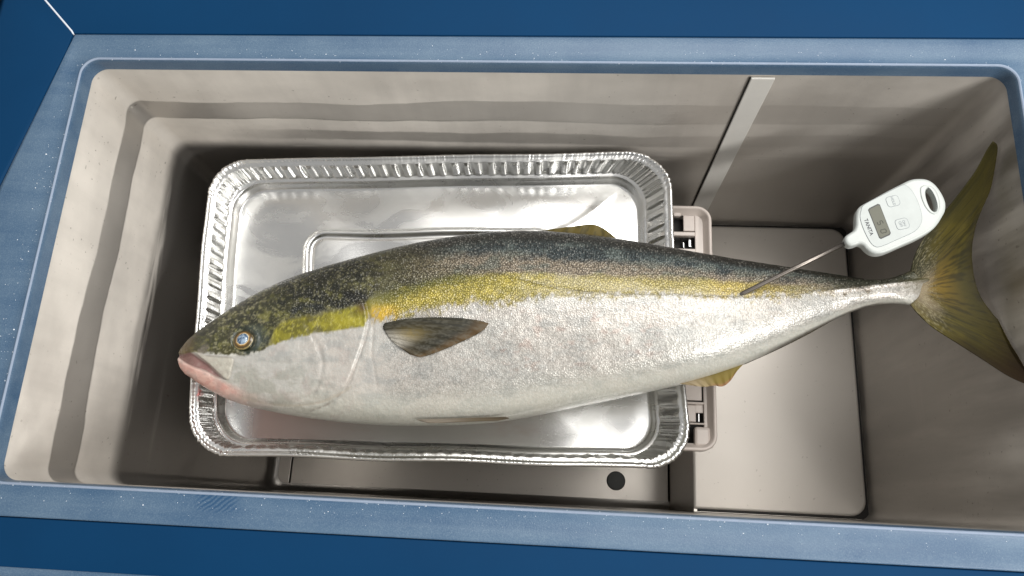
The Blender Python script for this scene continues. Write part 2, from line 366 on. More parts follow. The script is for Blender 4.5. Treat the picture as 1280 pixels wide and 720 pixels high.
def tring(inset, z, fa=0., pa=0., ca=0., r0=.045, ex=None):
    ex = (1. if inset > .0125 else 0.) if ex is None else ex
    p = rrect(hx-inset, hy-inset, max(r0-inset*.6, .012), NC, NSS); p[:, 0] -= EXR*ex*sm(.13, .235, p[:, 0])
    T = np.roll(p, -1, 0)-np.roll(p, 1, 0); T /= np.maximum(np.linalg.norm(T, axis=1), 1e-9)[:, None]; N = np.stack([T[:, 1], -T[:, 0]], 1)
    off = fa*flute*(1-.6*soft)+pa*pleat*soft+ca*crimp*(.35+.65*soft)
    zz = z+.4*(pa*pleat*soft)+ca*.7*np.roll(crimp, 3)*(.35+.65*soft)
    return tmap(p+N*off[:, None], zz)
def foil(name, liquid=False):
    t = NT(name); p = t.pos()
    cr = t.noise(p, 55., 3, .5, 1.2); fi = t.noise(p, 700., 2, .5); big = t.noise(t.scalev(p, 9, 12, 9), 1., 2, .45, .8)
    h = t.math('ADD', t.math('MULTIPLY', cr, .03), t.math('ADD', t.math('MULTIPLY', fi, .02), t.math('MULTIPLY', big, .25)))
    smear = t.ramp(t.noise(t.scalev(p, 14, 24, 14), 1., 6, .6, 1.0), .40, .62)
    r = t.mixf(smear, .24, .38)
    bl = U(258, 487, TZ); dv = t.n('ShaderNodeVectorMath', {0: p, 1: tuple(float(x) for x in bl)}, operation='DISTANCE').outputs['Value']
    blood = t.math('MULTIPLY', t.ramp(t.math('ADD', dv, t.math('MULTIPLY', t.noise(p, 160., 3), .022)), .026, .017), .85)
    t.P(Base_Color=t.mix(blood, t.mix(smear, (.86, .86, .85, 1), (.78, .78, .76, 1)), L4(190, 50, 44)), Metallic=t.math('SUBTRACT', 1., t.math('MULTIPLY', blood, .6)), Roughness=r, Normal=t.bump(h, .35, .0015)); return t.m
M_foil = foil('aluminium_foil')
rimr = [tring(.0022, -.0035, ca=.00012), tring(.0006, -.0028, ca=.0002), tring(0, -.0008, ca=.0003, pa=.0003), tring(.0008, .0012, ca=.0003, pa=.0003), tring(.0022, .0020, ca=.0003, pa=.0004), tring(.0036, .0012, ca=.0003, pa=.0004), tring(.0044, -.0004, ca=.00025, pa=.0004), tring(.0062, -.0012, ca=.0002, pa=.0004), tring(.0078, -.0012, fa=.0001, pa=.0005), tring(.0090, -.0020, fa=.0004, pa=.0007)]
loft('rolled_rim', rimr, M_foil, FT)
wallr = []
for t_ in np.linspace(0, 1, 15):
    en = min(1, 6*t_, 6*(1-t_)); wallr.append(tring(.0090+.0035*t_, -.0020-.0260*t_, fa=.0005+.0017*en, pa=.0006+.0009*en, ca=.00005, ex=t_))
loft('fluted_wall', wallr, M_foil, FT)
stepr = [wallr[-1], tring(.0129, -.0287, fa=.0002), tring(.0140, -.0290), tring(.0160, -.0294), tring(.0166, -.0300), tring(.0178, -.0350), tring(.0190, -.0402), tring(.0200, -.0420)]
loft('stepped_ledge', stepr, M_foil, FT)
# base with the embossed rounded rectangle, dents
def sd_rr(p, hx_, hy_, r, cx, cy):
    q = np.abs(p-[cx, cy])-[hx_-r, hy_-r]; return np.linalg.norm(np.maximum(q, 0), axis=1)+np.minimum(q.max(1), 0)-r
e0, e1 = U(387, 290, -.18)[:2], U(716, 286, -.18)[:2]
ax0 = -hx+.0200+.084; ax1 = ax0-.018+(e1[0]-e0[0])*hx*2/np.linalg.norm(q4[0]-q4[1])
ecx = (ax0+ax1)/2; ehx = (ax1-ax0)/2; ehy = .084; ecy = .092-ehy
baser = [stepr[-1]]
for ins in np.concatenate([np.linspace(.0212, .160, 110)]):
    p = rrect(hx-ins, hy-ins, max(.045-.6*ins, .004), NC, NSS); p[:, 0] -= EXR*sm(.13, .235, p[:, 0])
    d = sd_rr(p, ehx, ehy, .022, ecx, ecy)
    hgt = .0030*np.exp(-(np.abs(d)/.0030)**4)-.0010*np.exp(-((d+.0062)/.0016)**2)
    a, b = p[:, 0], p[:, 1]; cl = sm(.021, .04, np.full(len(p), ins))
    dent = .0042*(fbm(a*9+9, b*13+9, 11, 1)-.5)*cl*(.5+.5*sm(-.15, .05, a))+.0011*np.exp(-((a*.5-b*.85+.02+.012*np.sin(a*31))/.005)**2)*cl*sm(-.02, .06, a)
    baser.append(tmap(p, -.0428+hgt+dent))
loft('tray_base', baser, M_foil, FT, cap_end=False)
# melt water lying along the near side of the tray
def water():
    n, m = 160, 40; u = np.linspace(-hx+.022, hx-.075, n)[:, None]*np.ones((1, m)); v01 = np.linspace(0, 1, m)[None, :]
    top = -.035+.012*np.sin(u*22)+.03*(fbm(u*30+5, u*0+2, 5)-.5); lo = -hy+.0215+.0*u
    ends = np.minimum(sm(-hx+.0215, -hx+.05, u), 1-sm(.05, hx-.075, u)); 
    v = lo+(top-lo)*v01*np.maximum(ends, .02)
    P = tmap(np.stack([u.ravel(), v.ravel()], 1), np.full(n*m, -.0398), .0)
    P[:, 2] -= .0012*(np.abs(v01*np.ones_like(u)-.0)**6).ravel()
    t = NT('melt_water'); p = t.pos(); nz = t.noise(t.scalev(p, 12, 30, 12), 1., 5, .6); x = t.n('ShaderNodeSeparateXYZ', {0: p}).outputs[0]
    pink = t.math('SUBTRACT', 1., t.ramp(x, -.33, -.12)); edge = t.attr('edge').outputs['Fac']
    c = t.mix(pink, L4(176, 173, 166), L4(186, 158, 150)); c = t.mix(t.math('MULTIPLY', t.ramp(nz, .55, .75), .4), c, L4(150, 128, 120))
    t.P(Base_Color=c, Roughness=.08, Alpha=t.math('MULTIPLY', t.math('MULTIPLY', t.mixf(nz, .78, .95), edge), t.mixf(pink, .85, 1.)))
    ed = (1-sm(.55, 1., v01*np.ones_like(u)))*sm(0, .12, (u+hx-.034)/.3)*(1-sm(.06, hx-.08, u)); 
    o = mk('melt_water', P, grid_faces(n, m), t.m, attr={'edge': ed.ravel()}); o['kind'] = 'stuff'; o['label'] = 'pinkish melt water lying along the near side of the foil tray'; o['category'] = 'water'
water()

# ================================================================ the fish
TOP = np.array([(226,439),(228,435.5),(233,430.5),(240,423),(250,415.5),(262,408),(276,398),(290,389),(310,377),(330,366.5),(355,355),(380,345.5),(410,336),(440,328),(470,320),(500,312.5),(530,306),(560,301),(590,297),(620,294),(650,292.5),(680,293),(710,295),(740,298),(770,302),(800,306.5),(830,311.5),(860,317),(890,322),(920,327),(950,332),(980,336.5),(1010,341),(1040,345.5),(1060,348.5),(1080,350.5),(1100,350.5),(1115,347.5),(1130,342),(1145,335),(1160,326),(1172,320)], float)
BOT = np.array([(226,459),(228,463),(233,468.5),(240,473),(250,480),(262,487.5),(276,495),(290,501.5),(310,508),(330,512.5),(355,517.5),(380,521.5),(410,525.5),(440,528.5),(470,530.5),(500,531.5),(530,531.5),(560,531),(590,529.5),(620,527),(650,522.5),(680,516.5),(710,510),(740,504),(770,498),(800,491.5),(830,485),(860,478),(890,469.5),(920,459.5),(950,447),(980,432.5),(1010,416.5),(1040,401),(1060,391.5),(1080,384),(1100,379.5),(1115,378.5),(1130,379.5),(1145,383),(1160,389),(1172,393)], float)
WID = np.array([(226,.005),(229,.0085),(236,.013),(250,.020),(275,.028),(300,.034),(340,.042),(380,.047),(460,.055),(560,.059),(650,.059),(740,.056),(820,.049),(900,.040),(980,.029),(1040,.019),(1080,.0135),(1110,.0100),(1140,.0055),(1172,.0010)], float)
ZC = np.array([(222,-.100),(300,-.104),(400,-.108),(500,-.112),(600,-.113),(700,-.109),(800,-.101),(860,-.094),(950,-.091),(1050,-.090),(1120,-.088),(1172,-.080)], float)
def zc(px):
    xs_ = np.clip(px, 222, 1172); k = 30.
    return (np.interp(xs_-k, ZC[:, 0], ZC[:, 1])+np.interp(xs_, ZC[:, 0], ZC[:, 1])*2+np.interp(xs_+k, ZC[:, 0], ZC[:, 1]))/4
def smooth_interp(x, T):
    return (np.interp(x-5, T[:, 0], T[:, 1])+2*np.interp(x, T[:, 0], T[:, 1])+np.interp(x+5, T[:, 0], T[:, 1]))/4
s0 = np.concatenate([226+22*np.linspace(0, 1, 46)[:-1]**1.5, np.linspace(248, 1172, 840)])
nS, nA = len(s0), 340
wsm = sm(236, 262, s0)
top = np.interp(s0, TOP[:, 0], TOP[:, 1])*(1-wsm)+smooth_interp(s0, TOP)*wsm
bot = np.interp(s0, BOT[:, 0], BOT[:, 1])*(1-wsm)+smooth_interp(s0, BOT)*wsm
th = np.linspace(0, 2*math.pi, nA, endpoint=False)+.5*math.pi/nA       # 0 dorsal, pi/2 upper flank, pi ventral
mid = (top+bot)/2; half = (bot-top)/2; wid = smooth_interp(s0, WID)
ct, sn = np.cos(th), np.sin(th)
S = s0[:, None]*np.ones((1, nA))
DY = mid[:, None]-half[:, None]*(np.sign(ct)*np.abs(ct)**.92)[None, :]
flat = np.where(sn > 0, np.abs(sn)**.85, -np.abs(sn)**.75)
H = wid[:, None]*flat[None, :]
# belly is a little fuller than the back
P = U(S, DY, zc(S)); P[..., 2] += H
# grooves and swellings are placed where they show from above
qx, qy = PX(P); upper = (sn > 0)[None, :]*np.ones_like(S)
def dpoly(qx, qy, pts):
    d = np.full(qx.shape, 1e9)
    for (x0, y0), (x1, y1) in zip(pts[:-1], pts[1:]):
        vx, vy = x1-x0, y1-y0; t = np.clip(((qx-x0)*vx+(qy-y0)*vy)/max(vx*vx+vy*vy, 1e-9), 0, 1)
        d = np.minimum(d, np.hypot(qx-x0-t*vx, qy-y0-t*vy))
    return d
def curve(pts, n=12):
    p = np.array(pts, float); p = np.vstack([2*p[0]-p[1], p, 2*p[-1]-p[-2]]); out = []
    for i in range(1, len(p)-2):
        for t in np.linspace(0, 1, n, endpoint=False):
            out.append(.5*((2*p[i])+(-p[i-1]+p[i+1])*t+(2*p[i-1]-5*p[i]+4*p[i+1]-p[i+2])*t*t+(-p[i-1]+3*p[i]-3*p[i+1]+p[i+2])*t**3))
    out.append(p[-2]); return np.array(out)
def inside(qx, qy, pts):
    r = np.zeros(qx.shape, bool); n = len(pts)
    for i in range(n):
        x0, y0 = pts[i]; x1, y1 = pts[(i+1) % n]
        if y0 == y1: continue
        r ^= ((y0 > qy) != (y1 > qy)) & (qx < (x1-x0)*(qy-y0)/(y1-y0)+x0)
    return r
def sdist(qx, qy, pts):
    c = [tuple(p) for p in pts]; d = dpoly(qx, qy, c+[c[0]]); return np.where(inside(qx, qy, c), -d, d)
MOUTH = curve([(221,443),(230,442.5),(239,441),(250,448),(262,457),(272,467),(281,474)])
JAWIN = curve([(222,446),(231,453),(243,459),(256,463),(268,470),(281,474)])
mouth_poly = np.vstack([MOUTH, JAWIN[::-1]])
MAXIL = curve([(243,439),(256,444),(272,446),(291,448),(290,460),(287,473),(280,473.5),(272,466),(262,456.5),(251,447.5),(243,439)], 6)[:-1]
GILL = curve([(448,366),(456,376),(460,390),(460.5,402),(457.5,420),(451,440),(444,458),(437,476),(428,490),(410,505),(385,515)])
GILL2 = curve([(462,392),(466,405),(466,422),(465,442),(468,462),(471,482)])
PREOP = curve([(383,408),(390,420),(398,434),(403,450),(401,470),(394,488),(380,497),(362,503)])
BRAN = curve([(300,496),(330,504),(365,507),(400,503),(425,492),(438,484)])
EYEC = (305, 425)
def g2(d, w_): return np.exp(-(d/w_)**2)
dx = qx-EYEC[0]; dy_ = qy-EYEC[1]; re = np.hypot(dx, dy_*1.03)
dm = sdist(qx, qy, mouth_poly); dmax = sdist(qx, qy, MAXIL)
dg = dpoly(qx, qy, GILL); dg2 = dpoly(qx, qy, GILL2); dpr = dpoly(qx, qy, PREOP); dbr = dpoly(qx, qy, BRAN)
fh = fbm(qx/9, qy/9, 21)
disp = np.zeros_like(S)
disp += -.0045*sm(1.5, -3.5, dm)-.0012*g2(dm, 1.5)
disp += .0013*sm(.8, -1.6, dmax)
# gill cover stands proud in front of the slit
side = sdist(qx, qy, np.vstack([GILL, [(100, 560), (100, 366)]]))
disp += np.where(side < 0, .0018*np.exp(-dg/18)*sm(0, 4., dg), 0)*sm(360, 372, qy)*(1-sm(485, 512, qy))-.0013*g2(dg, 2.2)*(.3+fbm(qx/12, qy/12, 39, 2))*(1-.6*sm(470, 510, qy))
disp += (-.0005*g2(dg2, 2.2)-.0004*g2(dpr, 2.4)+.0006*g2(dpr-5, 4)-.0005*g2(dbr, 2.))*(.3+1.2*fbm(qx/18, qy/18, 37, 2))
disp += -.0026*sm(16, 11, re)+.0012*g2(re-17, 3.0)                       # orbit
disp += .0016*(fbm(qx/40, qy/26, 33, 3)-.5)*sm(250, 300, qx)
disp += .0011*(fbm(qx/7, qy/7, 35, 3)-.5)*(1-sm(430, 470, qx))+.0012*(fbm(qx/15, qy/15, 36, 3)-.5)*sm(340, 400, qx)*(1-sm(470, 490, qx))*sm(470, 490, qy)
LAT = curve([(470,338),(505,335),(545,333),(590,335),(630,343),(665,352),(700,360),(745,366),(800,368),(870,369),(940,370),(1000,367),(1060,361),(1110,355),(1160,350)])
dl = dpoly(qx, qy, LAT)
disp += .0016*g2(dl, 2.2)*sm(980, 1070, qx)                              # keel on the tail stem
disp += -.0004*g2(dl, 1.4)*(1-sm(980, 1070, qx))
P[..., 2] += disp*upper*sm(.05, .5, np.abs(sn))[None, :]
qx, qy = PX(P)
# ---- colour of the skin
def C3(*c): return lin(*c)
def lay(col, m, c): return col*(1-np.asarray(m, float)[..., None])+np.asarray(c)*np.asarray(m, float)[..., None]
ux, uy = np.where(upper > 0, qx, S), np.where(upper > 0, qy, DY)
n1 = fbm(ux/22, uy/9, 41); n2 = fbm(ux/5, uy/5, 43, 3); n3 = fbm(ux/60, uy/30, 47); n4 = fbm(ux/2.2, uy/2.2, 49, 2)
tp = np.interp(ux, TOP[:, 0], TOP[:, 1]); bt = np.interp(ux, BOT[:, 0], BOT[:, 1]); T = (uy-tp)/np.maximum(bt-tp, 1)
col = np.zeros(S.shape+(3,))+C3(180, 178, 172)
col = lay(col, sm(.42, .66, n3)*.4, C3(188, 179, 170)); col = lay(col, sm(.45, .75, n1)*.6, C3(152, 154, 152))
col = lay(col, sm(.72, .98, T)*.55*sm(300, 400, ux), C3(198, 199, 186))
col = lay(col, sm(.56, .70, n2)*.20*sm(480, 520, ux)*(1-sm(.75, .9, T)), C3(150, 142, 136))
col = lay(col, sm(.52, .70, n4)*.28*sm(470, 510, ux)*(1-sm(.78, .9, T)), C3(118, 116, 110))
col = lay(col, sm(.50, .36, n4)*.22*sm(470, 510, ux), C3(216, 214, 208))
# reddish scuffs low on the flank
col = lay(col, sm(.60, .72, fbm(ux/14, uy/7, 53))*sm(560, 640, ux)*(1-sm(800, 860, ux))*sm(.35, .5, T)*(1-sm(.7, .85, T))*.35, C3(160, 130, 118))
w1 = (n1-.5)*16; w2 = (n2-.5)*9
yl = np.interp(ux, [222,238,257,275,304,323,335,345,362,385,420,455,462,480,500,530,560,600,640,680,720,760,820,880,930,990,1040,1100,1172], [446,442,440.5,443,443,440,434,429,424,418,413,408,396,396,394,386,380,377,374,370,367,367,368,369,371,369,364,356,352])
yu = np.interp(ux, [222,328,342,352,385,420,455,462,480,500,530,560,600,640,680,720,760,820,880,930,990,1040,1100,1172], [460,452,412,402,393,388,380,374,369,362,353,346,342,341,342,343,344,346,349,352,356,357,353,350])
yd = np.interp(ux, [222,400,470,520,600,680,760,820,880,940,1000,1060,1172], [430,352,330,322,316,320,327,332,338,343,348,353,348])   # lower edge of the dark back
hd = 1-sm(455, 463, ux)
up_ = sm(1.2+6*(1-hd), -1.2-7*(1-hd), (uy-yl)+w2*(.6+1.6*(1-hd))+(w1*.8)*(1-hd)+(n4-.5)*16*(1-hd))
col = lay(col, up_, C3(120, 116, 92))
body = 1-hd
hdw = 1-sm(425, 560, ux+(n1-.5)*90); bodyw = 1-hdw
# iridescent zone between stripe and dark back
col = lay(col, up_*body, C3(142, 130, 112)); col = lay(col, up_*body*sm(.45, .7, n1)*.7, C3(96, 104, 96)); col = lay(col, up_*body*(1-sm(470, 600, ux+(n1-.5)*60))*.8, C3(88, 84, 44))
# yellow stripe
yel = up_*sm(-4, 4, uy-yu+w1*.6)*np.interp(ux, [330,345,900,960,1010,1060], [0,1,1,.9,.45,0])
yc = C3(150, 138, 52)*(1-sm(.4, .65, n2))[..., None]+C3(180, 164, 66)*sm(.4, .65, n2)[..., None]
yc = lay(yc, sm(600, 760, ux)*.75, C3(164, 152, 98)); yc = lay(yc, (1-sm(455, 462, ux)), C3(126, 120, 26)); yc = lay(yc, (1-sm(455, 462, ux))*np.maximum(sm(.5, .62, n2), sm(.52, .40, n1))*.7, C3(78, 74, 20)); yc = lay(yc, (1-sm(455, 462, ux))*g2(ux-432, 26)*g2(uy-402, 9)*.7, C3(168, 158, 34)); yc = lay(yc, (1-sm(455, 462, ux))*sm(.58, .70, n4)*.4, C3(190, 182, 70))
yc = lay(yc, sm(462, 466, ux)*(1-sm(484, 508, ux))*sm(376, 390, uy)*.75, C3(214, 172, 40))
yc = lay(yc, sm(870, 905, ux)*(1-sm(960, 1010, ux))*.8, C3(176, 156, 72))
col = lay(col, yel*.95, yc)
# green shade along the upper half of the stripe on the shoulder
col = lay(col, up_*body*g2(uy-yu-3, 9)*(1-sm(560, 640, ux))*.7, C3(70, 76, 34))
# dark back
bk = sm(7, -6, uy-yd+w1*1.1+w2*.6)*bodyw
bc = C3(52, 66, 70)*(1-sm(.42, .66, n1))[..., None]+C3(98, 110, 108)*sm(.42, .66, n1)[..., None]
bc = lay(bc, 1-sm(470, 600, ux), C3(72, 70, 44)); bc = lay(bc, 1-sm(0, .07, T), C3(34, 36, 34))
col = lay(col, bk*.95, bc)
# head: olive crown with yellow-green mottling
hdm = up_*np.where(uy < yu-4, hdw, hd)*sm(4, -4, uy-yu+w2)
hc = C3(54, 54, 30)*np.ones(S.shape+(1,)); hc = lay(hc, sm(.5, .68, n2)*sm(.35, .6, n1)*.85, C3(112, 110, 58)); hc = lay(hc, sm(.54, .40, n1)*.85, C3(24, 27, 18)); hc = lay(hc, (1-sm(.03, .22, T))*.6, C3(30, 33, 22))
hc = lay(hc, sm(.63, .72, n4)*.35*sm(250, 300, ux), C3(165, 160, 120))
hc = lay(hc, (1-sm(285, 345, ux))*sm(.28, .5, T)*.75, C3(66, 62, 20)); hc = lay(hc, (1-sm(228, 250, ux))*.7, C3(104, 82, 44))
col = lay(col, hdm, hc)
for pts, wd, c, m in (([(368,388),(380,384),(398,383)], 4.2, (28, 34, 34), .9), ([(432,366),(441,371),(449,378),(454,384)], 3.6, (24, 26, 22), .95), ([(446,366),(456,372)], 3., (26, 28, 24), .9), ([(398,350),(406,353)], 3.5, (36, 38, 26), .6)):
    col = lay(col, g2(dpoly(ux, uy, curve(pts))+(n2-.5)*4, wd)*m, C3(*c))
# orbit
ore = np.hypot(ux-309, uy-424.5)
col = lay(col, sm(21, 16, ore+w2*.5)*.85, C3(26, 38, 30)); col = lay(col, sm(18, 14, np.hypot(ux-320, uy-421))*.35, C3(70, 80, 74))
# cheek, maxilla, mouth, lower jaw
col = lay(col, sm(440, 470, uy)*(1-sm(330, 470, ux))*sm(.42, .6, n1)*.6, C3(160, 158, 146))
jaw = (1-sm(250, 345, ux+ (n1-.5)*40))*sm(0, 10, uy-np.interp(ux, [222,245,268,290,345], [444,455,466,478,496]))
col = lay(col, jaw*.85, C3(224, 176, 162))
col = lay(col, jaw*sm(.48, .66, n2)*.4, C3(196, 128, 118)); col = lay(col, jaw*sm(.5, .65, n1)*.4, C3(226, 196, 184)); col = lay(col, g2(dpoly(ux, uy-2.2, JAWIN), 1.8)*.5*(ux < 262), C3(226, 190, 180))
dmax = sdist(ux, uy, MAXIL); dm = sdist(ux, uy, mouth_poly)
col = lay(col, sm(1.2, -1.4, dmax)*.8, lay(np.zeros(S.shape+(3,))+C3(190, 186, 172), sm(.4, .65, n2)*.5, C3(166, 158, 146))); col = lay(col, g2(dmax, 1.0)*.5*(uy > 444), C3(120, 112, 100))
col = lay(col, sm(.6, -1.4, dm), C3(140, 104, 100)); col = lay(col, sm(.6, -1.4, dm)*sm(250, 232, ux)*.6, C3(104, 74, 66))
col = lay(col, sm(.5, -2.2, dm)*g2(dpoly(ux, uy, MOUTH), 2.6)*.6, C3(84, 50, 52))
col = lay(col, g2(dpoly(ux, uy, curve([(262,441.5),(285,443),(305,442.5),(322,440)])), 1.6)*.6*sm(.4, .6, n2), C3(226, 224, 214))  # row of glints below the eye, painted pale
col = lay(col, hdm*sm(.66, .72, fbm(ux/3, uy/2, 67, 2))*sm(245, 270, ux)*(1-sm(300, 350, ux))*.35, C3(190, 186, 150))  # glints on the crown, painted as light flecks
col = lay(col, g2(dpoly(ux, uy, curve([(384,396),(392,402),(398,412)])), 4.5)*.55*sm(.35, .6, n2), C3(60, 52, 22)); col = lay(col, g2(np.hypot(ux-452, uy-386), 7)*.6, C3(92, 66, 28))
# gill edges
col = lay(col, g2(dpoly(ux, uy, GILL[26:]), 1.3)*.5*sm(.2, .5, n2), C3(112, 98, 88)); col = lay(col, g2(dpoly(ux-3, uy, GILL[30:90]), 2.4)*.18*sm(.4, .6, n2), C3(232, 230, 224)); col = lay(col, g2(dpoly(ux, uy, GILL2), 1.6)*.25, C3(160, 150, 140))
col = lay(col, g2(dpoly(ux, uy, PREOP), 2.)*.16*sm(.35, .6, n1), C3(150, 140, 132)); col = lay(col, g2(dpoly(ux, uy, BRAN), 1.6)*.4, C3(180, 168, 150))
col = lay(col, sm(.56, .70, fbm(ux/16, uy/16, 61))*(1-sm(430, 460, ux))*sm(425, 440, uy)*.35, C3(170, 158, 152))
# lateral line and tail stem
col = lay(col, g2(dl, 1.2)*.55*sm(500, 540, ux)*(1-sm(900, 980, ux)), C3(70, 68, 50))
tl = sm(1000, 1080, ux)
col = lay(col, tl*sm(1.5, -2., uy-np.interp(ux, [1000, 1060, 1110, 1172], [366, 360, 354, 349]))*.8, C3(64, 68, 50))
col = lay(col, tl*g2(dl-3, 2)*(uy > np.interp(ux, LAT[:, 0], LAT[:, 1]))*.4, C3(222, 212, 204))  # highlight along the keel, painted pale
col = lay(col, sm(1125, 1166, ux+w1*2.5+w2*2)*.6, C3(92, 82, 34))
# dark edge on the belly line towards the tail
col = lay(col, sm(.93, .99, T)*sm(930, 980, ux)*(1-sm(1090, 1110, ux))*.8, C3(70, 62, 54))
col = np.clip(col, .003, .85)
scale_m = sm(455, 500, ux)*(1-sm(1120, 1160, ux))*np.clip(1.05-sm(.80, .93, T)*.85, 0, 1)
scale_m = np.maximum(scale_m, .85*up_*hdm*sm(315, 390, ux+w1)*sm(16, 24, ore)); scale_m = np.maximum(scale_m, .22*sm(300, 340, ux)*(1-up_))
shine = up_*np.maximum(sm(440, 520, ux), hdm*.8)*(1-.4*yel)
def skin_mat():
    t = NT('fish_skin'); c = t.attr('col').outputs['Color']; sc_ = t.attr('scale_m').outputs['Fac']; sh = t.attr('shine').outputs['Fac']; uv = t.attr('skin_uv').outputs['Vector']
    warp = t.noise(uv, .12, 2)
    uvw = t.n('ShaderNodeVectorMath', {0: uv, 1: t.n('ShaderNodeVectorMath', {0: t.n('ShaderNodeTexNoise', {'Vector': uv, 'Scale': .25, 'Detail': 2.}).outputs['Color'], 'Scale': 2.2}, operation='SCALE').outputs[0]}, operation='ADD').outputs[0]
    vo = t.n('ShaderNodeTexVoronoi', {'Vector': uvw, 'Scale': 1/2.3, 'Randomness': .85}, feature='F1'); dist = vo.outputs['Distance']; cc = vo.outputs['Color']
    rnd = t.n('ShaderNodeSeparateColor', {0: cc}).outputs[0]
    dome = t.math('SUBTRACT', 1., t.math('POWER', t.math('MULTIPLY', dist, 1.45), 2.), clamp=True)
    h = t.math('MULTIPLY', t.math('ADD', dome, t.math('MULTIPLY', rnd, .5)), t.math('MULTIPLY', sc_, t.mixf(sh, .27, 1.)))
    slime = t.noise(uv, .09, 5, .6)
    # tiny tilt of each scale: pale centres, darker pockets
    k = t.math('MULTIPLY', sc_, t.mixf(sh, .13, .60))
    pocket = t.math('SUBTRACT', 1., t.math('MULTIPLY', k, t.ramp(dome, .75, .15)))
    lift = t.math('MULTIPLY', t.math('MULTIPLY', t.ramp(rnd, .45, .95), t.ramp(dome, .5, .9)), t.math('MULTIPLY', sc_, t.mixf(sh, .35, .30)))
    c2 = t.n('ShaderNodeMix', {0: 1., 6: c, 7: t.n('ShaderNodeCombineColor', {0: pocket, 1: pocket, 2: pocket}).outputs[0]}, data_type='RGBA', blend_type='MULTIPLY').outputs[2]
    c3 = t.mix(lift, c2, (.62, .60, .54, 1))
    t.P(Base_Color=c3, Roughness=t.mixf(slime, .24, .42), Metallic=t.math('MULTIPLY', sc_, .30), Specular_IOR_Level=.6, Coat_Weight=.28, Coat_Roughness=.14,
        Subsurface_Weight=.04, Subsurface_Radius=(.004, .002, .0015), Subsurface_Scale=.5)
    wet = t.math('MULTIPLY', t.n('ShaderNodeTexNoise', {'Vector': uv, 'Scale': .3, 'Detail': 4., 'Roughness': .6}).outputs[0], t.math('MULTIPLY', t.math('SUBTRACT', 1., sc_, clamp=True), 1.3))
    nb = t.bump(t.math('ADD', t.math('ADD', h, wet), t.math('MULTIPLY', slime, 1.6)), .50, .0010)
    t.P(Normal=nb); return t.m
M_skin = skin_mat()
FI = empty('yellowtail_fish', (0, 0, -.165), 'whole silver fish with yellow side stripe lying in the foil tray', 'fish')
Vb = P.reshape(-1, 3); Fb = grid_faces(nS, nA, True, True).tolist(); Fb.append(list(range(nA))); Fb.append([(nS-1)*nA+j for j in reversed(range(nA))])
skin_uv = np.stack([ux*1.0, np.where(upper > 0, uy, uy+900), np.zeros_like(ux)], -1).reshape(-1, 3)
body_o = mk('body', Vb, Fb, M_skin, FI, col=np.concatenate([col.reshape(-1, 3), np.ones((nS*nA, 1))], 1), attr={'scale_m': scale_m.ravel(), 'shine': shine.ravel(), 'skin_uv': skin_uv})
bvh = BVHTree.FromPolygons([tuple(v) for v in Vb[::1]], Fb[:-2])
def on_fish(px, py):
    d = RM @ np.array([(px-640)/FPX, -(py-360)/FPX, -1.]); h = bvh.ray_cast(Vector(CAM.tolist()), Vector(d.tolist()).normalized())
    return np.array(h[0]) if h[0] is not None else None
# ---- eye
ec = on_fish(*EYEC); nrm_e = Vector((-.10, .18, 1)).normalized(); e1 = Vector((1, .12, 0)); e1 = (e1-nrm_e*e1.dot(nrm_e)).normalized(); e2 = nrm_e.cross(e1)
ec = Vector([float(x) for x in ec])+nrm_e*.0020
R_EYE = 15.0/FPX*float(CAM[2]-ec[2])
def disc(name, rr_, mat, parent, n=48, **kw):
    a = np.linspace(0, 2*math.pi, n, endpoint=False); rings_ = []
    for r, h in rr_: rings_.append(np.array([list(ec+e1*(r*math.cos(t))+e2*(r*math.sin(t)*.96)+nrm_e*h) for t in a]))
    return loft(name, rings_, mat, parent, cap_end=True, **kw)
M_iris = None
t = NT('eye_iris'); p = t.n('ShaderNodeTexCoord').outputs['Object']; r_ = t.n('ShaderNodeVectorMath', {0: p}, operation='LENGTH').outputs['Value']
ra = t.n('ShaderNodeValToRGB', {0: t.math('DIVIDE', t.math('ADD', r_, t.math('MULTIPLY', t.math('SUBTRACT', t.noise(p, 500., 4), .5), .0018)), R_EYE)})
cr = ra.color_ramp; cr.elements[0].position = .5; cr.elements[0].color = L4(196, 182, 150); cr.elements[1].position = 1.; cr.elements[1].color = L4(46, 56, 44)
for po, c in ((.55, (214, 200, 168)), (.61, (150, 112, 52)), (.70, (84, 66, 36)), (.82, (70, 58, 34)), (.90, (150, 132, 84)), (.95, (58, 58, 42))): x = cr.elements.new(po); x.color = L4(*c)
t.P(Base_Color=ra.outputs[0], Roughness=.3, Coat_Weight=.5, Coat_Roughness=.04, Specular_IOR_Level=.4); M_iris = t.m
ec = Vector(ec)
eye = disc('eye', [(R_EYE*1.02, -.004), (R_EYE, -.0016), (R_EYE*.92, -.0006), (R_EYE*.74, .0003), (R_EYE*.50, .0009)], M_iris, FI)
t = NT('eye_pupil'); p = t.n('ShaderNodeTexCoord').outputs['Object']; n_ = t.noise(p, 420., 4)
t.P(Base_Color=t.mix(t.ramp(n_, .35, .65), L4(52, 78, 108), L4(150, 170, 190)), Roughness=.08, Coat_Weight=1.); 
disc('pupil', [(R_EYE*.52, .0002), (R_EYE*.515, .0012), (R_EYE*.44, .0019), (R_EYE*.3, .0024), (R_EYE*.12, .0026)], t.m, eye)
